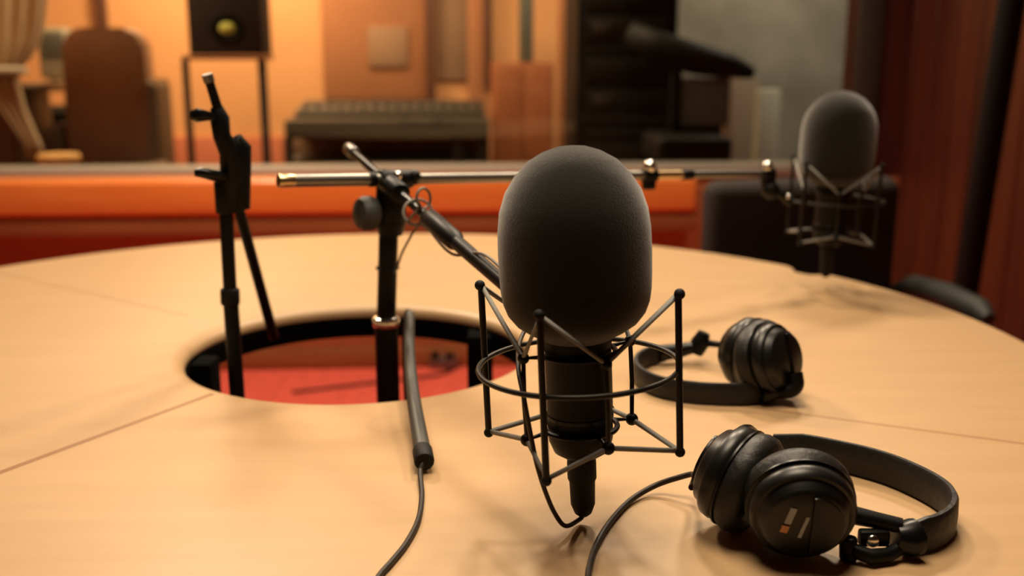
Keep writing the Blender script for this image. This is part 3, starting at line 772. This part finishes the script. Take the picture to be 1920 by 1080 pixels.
# mixing console
v2 = 1.75
co = thing('mixing_console', 'long dark grey mixing desk behind the middle of the glass', 'desk')
obj('desktop', WB(532, 918, 226, 258, v2, .62, .01), M['console'], co)
ua, za = B(532, 226, v2); ub, _ = B(918, 226, v2)
X = WM @ Matrix.Translation((ua+.02, v2+.25, za)) @ Matrix.Rotation(math.radians(6), 4, 'X')
cpn = obj('control_panel', G().box((0, 0, -.02), (ub-ua-.04, .42, .03), .006, X), M['console_light'], co)
for i in range(16):
    x = (ub-ua-.12)*i/15+.04
    obj('fader', G().box((x, .05, .03), (x+.012, .30, .033), 0, X).box((x-.006, .10+.10*((i*7) % 5)/5, .033), (x+.018, .13+.10*((i*7) % 5)/5, .045), .003, X), M['ctl_black'], cpn)
for (xa, xb) in ((532, 552), (848, 872), (896, 918)):
    obj('leg', WB(xa, xb, 258, 420, v2+.06, .08, .006, True), M['console'], co)
obj('shelf', WB(535, 916, 302, 332, v2+.1, .45, .006), M['console_light'], co)
obj('back_panel', WB(540, 905, 258, 300, v2+.52, .02, .003), M['ctl_panel_grey'], co)

# russet cabinet
cb_ = thing('russet_cabinet', 'russet wooden cabinet right of the mixing desk behind the glass', 'cabinet')
obj('body', WB(926, 1036, 118, 330, 2.1, .45, .008, True), M['ctl_cabinet'], cb_)
obj('door', WB(930, 980, 126, 420, 2.085, .014, .004), M['ctl_cabinet'], cb_)
obj('door', WB(983, 1032, 126, 420, 2.085, .014, .004), M['ctl_cabinet'], cb_)
bt = tag(obj('tall_black_case', WB(976, 1000, -60, 117, 2.2, .15, .01), M['slate']), 'narrow tall dark case standing on the russet cabinet behind the glass', 'case')
pn = tag(obj('russet_screen', WB(1048, 1082, -160, 330, 1.9, .04, .006, True), M['ctl_panel']), 'narrow reddish upright board left of the black rack behind the glass', 'board')

# black rack
v3 = 1.3
rk = thing('equipment_rack', 'tall black equipment rack behind the glass right of the middle', 'rack')
obj('cabinet', WB(1086, 1262, -260, 330, v3, .55, .01, True), M['ctl_rack'], rk)
for i, (ya, yb) in enumerate(((-90, -30), (-24, 24), (30, 82), (88, 100), (106, 160), (166, 236), (242, 262), (268, 330))):
    un = obj('rack_unit', WB(1100, 1248, ya, yb, v3-.015, .02, .004), M['ctl_unit'], rk)
    if i in (2, 5):
        obj('display', WB(1112, 1150, ya+12, ya+34, v3-.018, .006, .001), M['console_light'], un)
    for x in (1180, 1205, 1228):
        u, z = B(x, (ya+yb)/2, v3-.02)
        obj('rack_knob', G().cyl(WM @ V((u, v3-.03, z)), WM @ V((u, v3-.014, z)), .009, seg=16), M['ctl_black'], un)
# black swivel chair with grey back
oc = thing('control_room_chair', 'black swivel chair with grey back panel beside the black rack behind the glass', 'chair')
v4 = .95
hr = G().tube([WP(1180, 60, v4+.12), WP(1240, 92, v4+.06), WP(1310, 112, v4), WP(1370, 124, v4), WP(1412, 138, v4)], [.05, .075, .07, .055, .025], 20)
obj('headrest', hr, M['ctl_black'], oc, sharp=3)
obj('backrest', WB(1274, 1368, 146, 238, v4+.01, .05, .018, seg=3), M['grey_fabric'], oc, 'grey back panel')
obj('back_frame', WB(1262, 1276, 110, 262, v4, .06, .008).wbox(B(1274, 0, v4)[0], B(1366, 0, v4)[0], v4+.015, v4+.05, B(0, 262, v4)[1], B(0, 239, v4)[1], .004), M['ctl_black'], oc)
obj('seat', WB(1236, 1374, 258, 312, v4-.30, .42, .03, seg=4), M['ctl_black'], oc)
us, zs_ = B(1305, 312, v4-.1)
obj('gas_column', G().cyl(WM @ V((us, v4-.1, .06)), WM @ V((us, v4-.1, zs_)), .025), M['ctl_black'], oc)
for i in range(5):
    a = 2*math.pi*i/5+.2
    obj('leg', G().tube([WM @ V((us, v4-.1, .09)), WM @ V((us+.26*math.cos(a), v4-.1+.26*math.sin(a), .05))], [.025, .015], 10).ball(WM @ V((us+.26*math.cos(a), v4-.1+.26*math.sin(a), .026)), .025), M['ctl_black'], oc)
# pale post and card box against the grey wall
pp_ = thing('pale_stand', 'pale narrow upright stand against the grey wall behind the right of the glass', 'stand')
obj('column', WB(1424, 1456, 168, 330, 1.9, .08, .01, True), M['pale'], pp_)
u, z = B(1440, 168, 1.9)
obj('base', G().wbox(u-.12, u+.12, 1.84, 2.06, .001, .025, .006), M['pale'], pp_)
cx_ = thing('cardboard_box', 'tall brown cardboard carton left of the pale stand behind the glass', 'box')
obj('carton', WB(1372, 1416, 150, 330, 2.3, .25, .006, True), M['card'], cx_)
obj('flap', WB(1374, 1414, 146, 150, 2.32, .1, .001), M['card'], cx_)

# ================================================================== place every root at the foot of its thing
bpy.context.view_layer.update()
def kids(o):
    for c in COL.objects:
        if c.parent == o:
            yield c; yield from kids(c)
for r in ROOTS:
    ms_ = [o for o in [r, *kids(r)] if o.type == 'MESH']
    co_ = [v.co for o in ms_ for v in o.data.vertices]
    lo = V([min(c[i] for c in co_) for i in range(3)]); hi = V([max(c[i] for c in co_) for i in range(3)])
    base = V(((lo.x+hi.x)/2, (lo.y+hi.y)/2, lo.z))
    for o in ms_: o.data.transform(Matrix.Translation(-base))
    r.location = base

# ================================================================== LIGHT
def area(name, loc, target, size, power, col, sy=None, spread=math.pi):
    l = bpy.data.lights.new(name, 'AREA'); l.energy = power; l.color = col
    l.shape = 'RECTANGLE' if sy else 'DISK'; l.size = size
    if sy: l.size_y = sy
    l.spread = spread
    o = bpy.data.objects.new(name, l); COL.objects.link(o); o.location = loc
    o.rotation_euler = (V(target)-V(loc)).to_track_quat('-Z', 'Y').to_euler()
    return o
WARM = (1, .81, .58)
area('ceiling_lamp_back', (.15, 2.50, 2.55), (-.05, 1.3, .74), .28, 21, WARM)
area('ceiling_lamp_right', (.85, 2.80, 2.55), (.5, 1.6, .74), .30, 18, WARM)
area('ceiling_lamp_left', (-.95, 2.95, 2.55), (-.8, 2.9, .4), .4, 32, WARM)
area('front_fill', (0, .98, 2.55), (0, .9, .74), .9, 7.5, WARM, spread=math.radians(95))  # unseen fill added overhead to brighten the near half of the table
ORA = (1, .70, .38)
def wl(u, v, z): return WM @ V((u, v, z))
area('control_lamp_left', wl(-1.5, 2.2, 2.5), wl(-1.45, 2.6, 1.0), .5, 42, ORA)
area('control_lamp_front', wl(-2.2, .7, 2.5), wl(-2.2, 1.2, .7), .4, 20, ORA)
area('control_lamp_middle', wl(-.1, 1.2, 2.5), wl(-.1, 2.0, .7), .5, 22, ORA)
area('control_lamp_right', wl(1.9, 1.6, 2.5), wl(1.8, 2.2, .8), .4, 16, (1, .86, .66))
w = bpy.data.worlds.new('room_air'); SC.world = w; w.use_nodes = True
w.node_tree.nodes['Background'].inputs[0].default_value = (.05, .03, .02, 1)
w.node_tree.nodes['Background'].inputs[1].default_value = .3

# ================================================================== CAMERA
cd = bpy.data.cameras.new('camera'); cd.sensor_width = 36; cd.lens = F/1920*36
cd.dof.use_dof = True; cd.dof.focus_distance = .92; cd.dof.aperture_fstop = 3.5
cd.clip_start = .02
ca_ = bpy.data.objects.new('camera', cd); COL.objects.link(ca_)
ca_.location = (0, 0, CZ); ca_.rotation_euler = (math.pi/2-PT, 0, 0)
SC.camera = ca_
SC.view_settings.view_transform = 'Standard'
try: SC.view_settings.look = 'None'
except Exception: pass
SC.view_settings.gamma = 1; SC.view_settings.use_curve_mapping = False
SC.view_settings.exposure = 0.6
